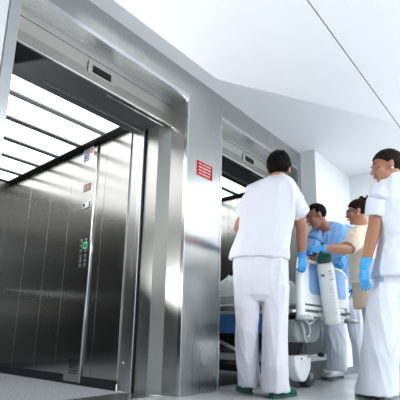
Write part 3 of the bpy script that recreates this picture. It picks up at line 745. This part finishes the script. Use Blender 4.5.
# left post with a broad rounded hand loop, right post slimmer
bm = bmesh.new()
pts = [Vector((BXL-.02, BY, .54)), Vector((BXL-.02, BY, .72)), Vector((BXL-.012, BY, .90)), Vector((BXL+.004, BY, .985)), Vector((BXL+.028, BY, 1.015)), Vector((BXL+.05, BY, .995)), Vector((BXL+.058, BY, .90)), Vector((BXL+.05, BY, .70))]
tube(bm, smoothpath(pts, 4), smoothnum([.034, .034, .032, .030, .028, .026, .024, .02], 4), 16, hint=Vector((0, 1, 0)))
mk('post', remesh(bm, .007, 3), 'bedwhite', bed, smooth=True)
bm = bmesh.new(); tube(bm, smoothpath([Vector((BXR-.035, BY, .545)), Vector((BXR-.02, BY, .75)), Vector((BXR-.012, BY, .90)), Vector((BXR-.03, BY, .945)), Vector((BXR-.09, BY, .965))], 4), .021, 14); mk('post', bm, 'bedwhite', bed, smooth=True)
for z0, z1 in ((.612, .640), (.562, .590)):
    bm = bmesh.new(); prism_y(bm, rrect(BXL, BXR-.02, z0, z1, .010, 3), BY-.012, BY+.012); mk('cross_rail', bm, 'bedwhite', bed, bevel=.003)
for x in (BXL-.02, BXR+.0):
    bm = bmesh.new(); c = Vector((x, BY-.03, .545))
    prof = [(.012, .022), (.045, .018), (.066, .004), (.070, -.008), (.060, -.018), (.02, -.022)]
    loft(bm, [(c + UP*z, Vector((r, 0, 0)), Vector((0, r, 0))) for r, z in prof], 24); mk('corner_bumper', bm, 'bedlight', bed, smooth=True)
bm = bmesh.new(); prism_y(bm, rrect(BXR-.085, BXR+.0, .575, .645, .01, 3), BY-.022, BY-.012); bk = mk('clamp', bm, 'bedlight', bed, bevel=.002)
bm = bmesh.new()
for x in (BXR-.066, BXR-.028): box(bm, x-.009, x+.009, BY-.026, BY-.022, .60, .622)
mk('clamp_slot', bm, 'black', bk)
# deck, mattress and blue side panels
bm = bmesh.new(); box(bm, BXL+.03, BXR-.03, BY+.02, BYE, .585, .615); mk('deck', bm, 'bedlight', bed, bevel=.006)
bm = bmesh.new(); box(bm, BXL+.085, BXR-.085, BY+.03, BYE-.02, .6155, .732); mt_ = mk('mattress', bm, 'sheet', bed, bevel=.03)
for x in (BXL+.032, BXR-.052):
    bm = bmesh.new(); box(bm, x, x+.02, BY+.30, BYE-.1, .425, .584); mk('side_panel', bm, 'mattress', bed, bevel=.005, label='blue side panel under the mattress')
for x in (BXL+.002, BXR-.002):
    bm = bmesh.new()
    for z in (.66, .74): tube(bm, [Vector((x, BY+.55, z)), Vector((x, BYE-.5, z))], .010, 8)
    for y in (BY+.56, BY+.9, BYE-.51): tube(bm, [Vector((x, y, .59)), Vector((x, y, .75))], .010, 8)
    mk('side_rail', bm, 'bedlight', bed, smooth=True)
bm = bmesh.new(); prism_y(bm, rrect(BXL+.03, BXR-.03, .70, 1.02, .05), BYE, BYE+.03); mk('end_board', bm, 'bedwhite', bed, bevel=.006)
# grey-green undercarriage housing behind the bumper, with hanging cables
bm = bmesh.new()
prof = [(BXL-.06, .53), (BXL+.37, .53), (BXL+.37, .45), (BXL+.34, .395), (BXL+.27, .36), (BXL-.02, .365), (BXL-.06, .40)]
prism_y(bm, prof, BY+.03, BY+.19); mk('undercarriage_housing', bm, 'bedgrey', bed, bevel=.012)
bm = bmesh.new(); box(bm, BXL+.33, BXR-.05, BY+.22, BY+.30, .50, .56); mk('undercarriage_beam', bm, 'bedgrey', bed, bevel=.008)
for a in ([(BXL+.0, .52), (BXL+.035, .46), (BXL+.05, .40), (BXL+.09, .365)], [(BXL+.02, .545), (BXL+.12, .50), (BXL+.135, .43), (BXL+.09, .40)], [(BXL+.31, .64), (BXL+.27, .57), (BXL+.20, .52), (BXL+.10, .50)]):
    bm = bmesh.new(); tube(bm, smoothpath([Vector((x, BY+.012, z)) for x, z in a], 5), .009, 8); mk('cable', bm, 'cord', bed, smooth=True)
# lifting columns, chassis, casters with white shields
for y in (BY+.42, BYE-.45):
    bm = bmesh.new(); box(bm, 3.10, 3.34, y-.10, y+.10, .20, .585); mk('lifting_column', bm, 'black', bed, bevel=.01)
bm = bmesh.new()
for x in (2.90, 3.50): box(bm, x-.03, x+.03, BY+.16, BYE-.15, .20, .255)
for y in (BY+.2, BYE-.2): box(bm, 2.90, 3.50, y-.04, y+.04, .20, .255)
mk('chassis', bm, 'bedlight', bed, bevel=.008)
for y0, y1 in ((2.0, 2.5), (2.9, 2.45)):
    bm = bmesh.new(); tube(bm, [Vector((2.88, y0, .24)), Vector((2.88, y1, .42))], .016, 8); mk('scissor_arm', bm, 'bedlight', bed, smooth=True)
WYC = BY+.185
for (x, y, front) in ((3.02, WYC, True), (3.40, BY+.95, True), (2.96, BYE-.2, False), (3.44, BYE-.2, False)):
    s_ = -1 if x < 3.2 else 1
    # shield: flat top, bowl-shaped below
    bm = bmesh.new(); prof = []
    for i in range(13):
        a = PI + PI*i/12; prof.append((x - .02 + .135*math.cos(a), .225 + .165*math.sin(a)*(1 if i < 8 else .95)))
    prof += [(x+.115, .262), (x-.155, .262)]
    prism_y(bm, prof, y-.07, y+.02); sh_ = mk('caster_shield', bm, 'bedwhite', bed, bevel=.014)
    bm = bmesh.new(); ellip(bm, Vector((x-.06, y-.072, .235)), .008, .004, .008); mk('bolt', bm, 'black', sh_, smooth=True)
    # twin wheel
    cxw = x + .155
    bm = bmesh.new()
    rings = [(Vector((cxw, y-.045+dy, .0875)), Vector((r, 0, 0)), Vector((0, 0, r))) for dy, r in ((0, .058), (.006, .078), (.016, .087), (.034, .087), (.044, .08), (.05, .07), (.056, .08), (.066, .087), (.084, .087), (.094, .078), (.10, .058))]
    loft(bm, rings, 32); wh = mk('caster_wheel', bm, 'tyre', bed, smooth=True)
    bm = bmesh.new(); rings = [(Vector((cxw, y-.048, .078)), Vector((r, 0, 0)), Vector((0, 0, r))) for r in (.03,)]
    loft(bm, [(Vector((cxw, y-.050, .0875)), Vector((.026, 0, 0)), Vector((0, 0, .026))), (Vector((cxw, y-.044, .0875)), Vector((.032, 0, 0)), Vector((0, 0, .032)))], 20); mk('hub', bm, 'bedgrey', wh, smooth=True)
    bm = bmesh.new(); box(bm, x+.09, cxw+.01, y-.012, y+.012, .10, .20); mk('caster_fork', bm, 'bedlight', bed, bevel=.004)
bm = bmesh.new(); tube(bm, [Vector((3.05, BY+.13, .245)), Vector((3.19, BY+.07, .262))], .010, 8); pd = mk('brake_pedal', bm, 'bedlight', bed, smooth=True)
bm = bmesh.new(); ellip(bm, Vector((3.20, BY+.06, .262)), .042, .026, .020); mk('pedal_pad', bm, 'black', pd, smooth=True)
# crumpled sheet on the mattress
bm = bmesh.new(); nx, ny = 40, 96; g = []
for i in range(nx+1):
    row = []
    for j in range(ny+1):
        x = lerp(BXL+.032, BXR-.032, i/nx); y = lerp(BY+.06, BYE-.05, j/ny)
        e = min(i, nx-i)/nx
        q = Vector((x*4.5, y*4.5, 3)); h = .752 + .045*(noise.noise(q)+.6) + .05*(1-abs(noise.noise(q*1.7)))**4 + .012*noise.noise(q*5)
        h += .17*math.exp(-((y-2.25)/.3)**2)*(.5+.5*math.sin(PI*i/nx)) + .08*math.exp(-((y-3.0)/.3)**2)
        if e < .05: h = lerp(.655 + .03*noise.noise(Vector((y*6, i, 2))), h, e/.05)
        row.append(bm.verts.new((x, y, max(h, .64 if e < .05 else .750))))
    g.append(row)
for i in range(nx):
    for j in range(ny): bm.faces.new((g[i][j], g[i+1][j], g[i+1][j+1], g[i][j+1]))
bs = mk('bed_sheet', bm, 'sheet', None, smooth=True); so = bs.modifiers.new('thick', 'SOLIDIFY'); so.thickness = .006
tag(bs, 'crumpled white sheet heaped on the bed mattress inside the far lift', 'sheet')

# ------------------------------------------------------------------ oxygen cylinder hooked on the foot end
top = Vector((2.975, BY-.105, .995)); bot = Vector((3.135, BY-.085, .505)); ax = (bot-top).normalized()
cyl = empty('gas_cylinder', bot, 'white gas cylinder with green valve guard hanging tilted on the bed end', 'gas cylinder')
u, v = perp(ax, Vector((0, 1, 0))); Ln = (bot-top).length
bm = bmesh.new(); loft(bm, [(top + ax*(t*Ln), u*r, v*r) for t, r in ((-.03, .028), (.0, .034), (.025, .050), (.06, .061), (.11, .066), (.30, .0665), (.93, .0665), (.965, .064), (.985, .056), (1.0, .04))], 36); cb = mk('cylinder_body', bm, 'cylwhite', cyl, smooth=True)
bm = bmesh.new(); loft(bm, [(top + ax*t, u*r, v*r) for t, r in ((.012, .052), (.0, .059), (-.03, .061), (-.055, .056), (-.066, .044))], 30); vg = mk('valve_guard', bm, 'cylgreen', cyl, smooth=True, label='dark green valve guard')
bm = bmesh.new()
lp = [top + ax*-.058 + Vector((.046*math.cos(a), .0, 0)) + Vector((0, 0, .088*math.sin(a))) for a in [PI*i/10 for i in range(11)]]
tube(bm, lp, .010, 10); mk('carry_handle', bm, 'cylgreen', cyl, smooth=True)
bm = bmesh.new(); tube(bm, [top + ax*-.06, top + ax*-.105], .018, 12); mk('valve_stem', bm, 'alu', cyl, smooth=True)
# printed marks on the body (facing the corridor)
bm = bmesh.new()
fx = Vector((1, 0, 0)); fx = (fx - ax*fx.dot(ax)).normalized(); fn = fx.cross(ax); fn = fn if fn.y < 0 else -fn
def onbody(s_, a):           # s_ metres below the shoulder, a angle from the front
    a -= .85
    return top + ax*s_ + (fn*math.cos(a) + fx*math.sin(a))*.0672
def dash(bm, s_, a, da, ds):
    p = [onbody(s_, a), onbody(s_, a+da), onbody(s_+ds, a+da), onbody(s_+ds, a)]
    q = [x + (x-(top+ax*(x-top).dot(ax))).normalized()*.0008 for x in p]
    A = [bm.verts.new(x) for x in p]; B = [bm.verts.new(x) for x in q]
    for i in range(4): bm.faces.new((A[i], A[(i+1) % 4], B[(i+1) % 4], B[i]))
    bm.faces.new(A[::-1]); bm.faces.new(B)
random.seed(5)
dash(bm, .095, -.95, .45, .014); dash(bm, .112, -.95, .45, .004)
mk('stamp', bm, 'ink', cb); bm = bmesh.new()
for r in range(4):
    for c_ in range(4):
        if random.random() < .75: dash(bm, .070+r*.022, .05+c_*.14, .09, .013)
mk('printed_lettering', bm, 'faint', cb); bm = bmesh.new()
for r in range(9):
    w = random.uniform(.25, .5); dash(bm, .19+r*.027, -.1+random.uniform(0, .15), w, .003)
mk('printed_scale', bm, 'faint', cb)
bm = bmesh.new(); tube(bm, [top + ax*.07 + Vector((0, .05, 0)), Vector((top.x+.03, BY-.042, .92)), Vector((top.x+.03, BY-.036, .985))], .008, 8); mk('hook', bm, 'alu', cyl, smooth=True)

# ------------------------------------------------------------------ light
def area(name, loc, rot, sx, sy_, power, col=(1, 1, 1)):
    l = bpy.data.lights.new(name, 'AREA'); l.shape = 'RECTANGLE'; l.size = sx; l.size_y = sy_; l.energy = power; l.color = col
    o = bpy.data.objects.new(name, l); COL.objects.link(o); o.location = loc; o.rotation_euler = rot
    return o
W = bpy.data.worlds.new('daylight'); SC.world = W; W.use_nodes = True
W.node_tree.nodes['Background'].inputs[0].default_value = (.93, .965, 1, 1); W.node_tree.nodes['Background'].inputs[1].default_value = 1.0
# added fill light outside the invented window opening behind the photographer
area('added_window_fill', ((WX0+WX1)/2, -2.75, 1.2), (PI/2, 0, 0), 3.7, 1.85, 62, (.95, .975, 1))
# photographer's strobe hidden inside the left lift, aimed up at the corridor ceiling
l = bpy.data.lights.new('strobe', 'SPOT'); l.energy = 150; l.spot_size = math.radians(110); l.spot_blend = .6; l.shadow_soft_size = .015
o = bpy.data.objects.new('strobe', l); COL.objects.link(o); o.location = (.73, 2.76, .79)
d = Vector((1.9, .9, 2.44)) - Vector(o.location); o.rotation_euler = d.to_track_quat('-Z', 'Y').to_euler()
# added fill lamps under the ceiling, out of view behind and beside the camera
area('added_fill_lamp', (1.4, -1.3, 2.43), (0, 0, 0), 2.6, 1.0, 105, (.95, .98, 1))
area('added_fill_lamp', (4.3, -1.0, 2.43), (0, 0, 0), .9, 1.4, 55, (.95, .98, 1))
area('added_fill_lamp', (-1.4, -.6, 2.43), (0, 0, 0), .3, 2.0, 30, (.97, .99, 1))
area('added_fill_lamp', (4.45, .45, 2.43), (0, 0, 0), .5, 1.0, 14, (.95, .98, 1))
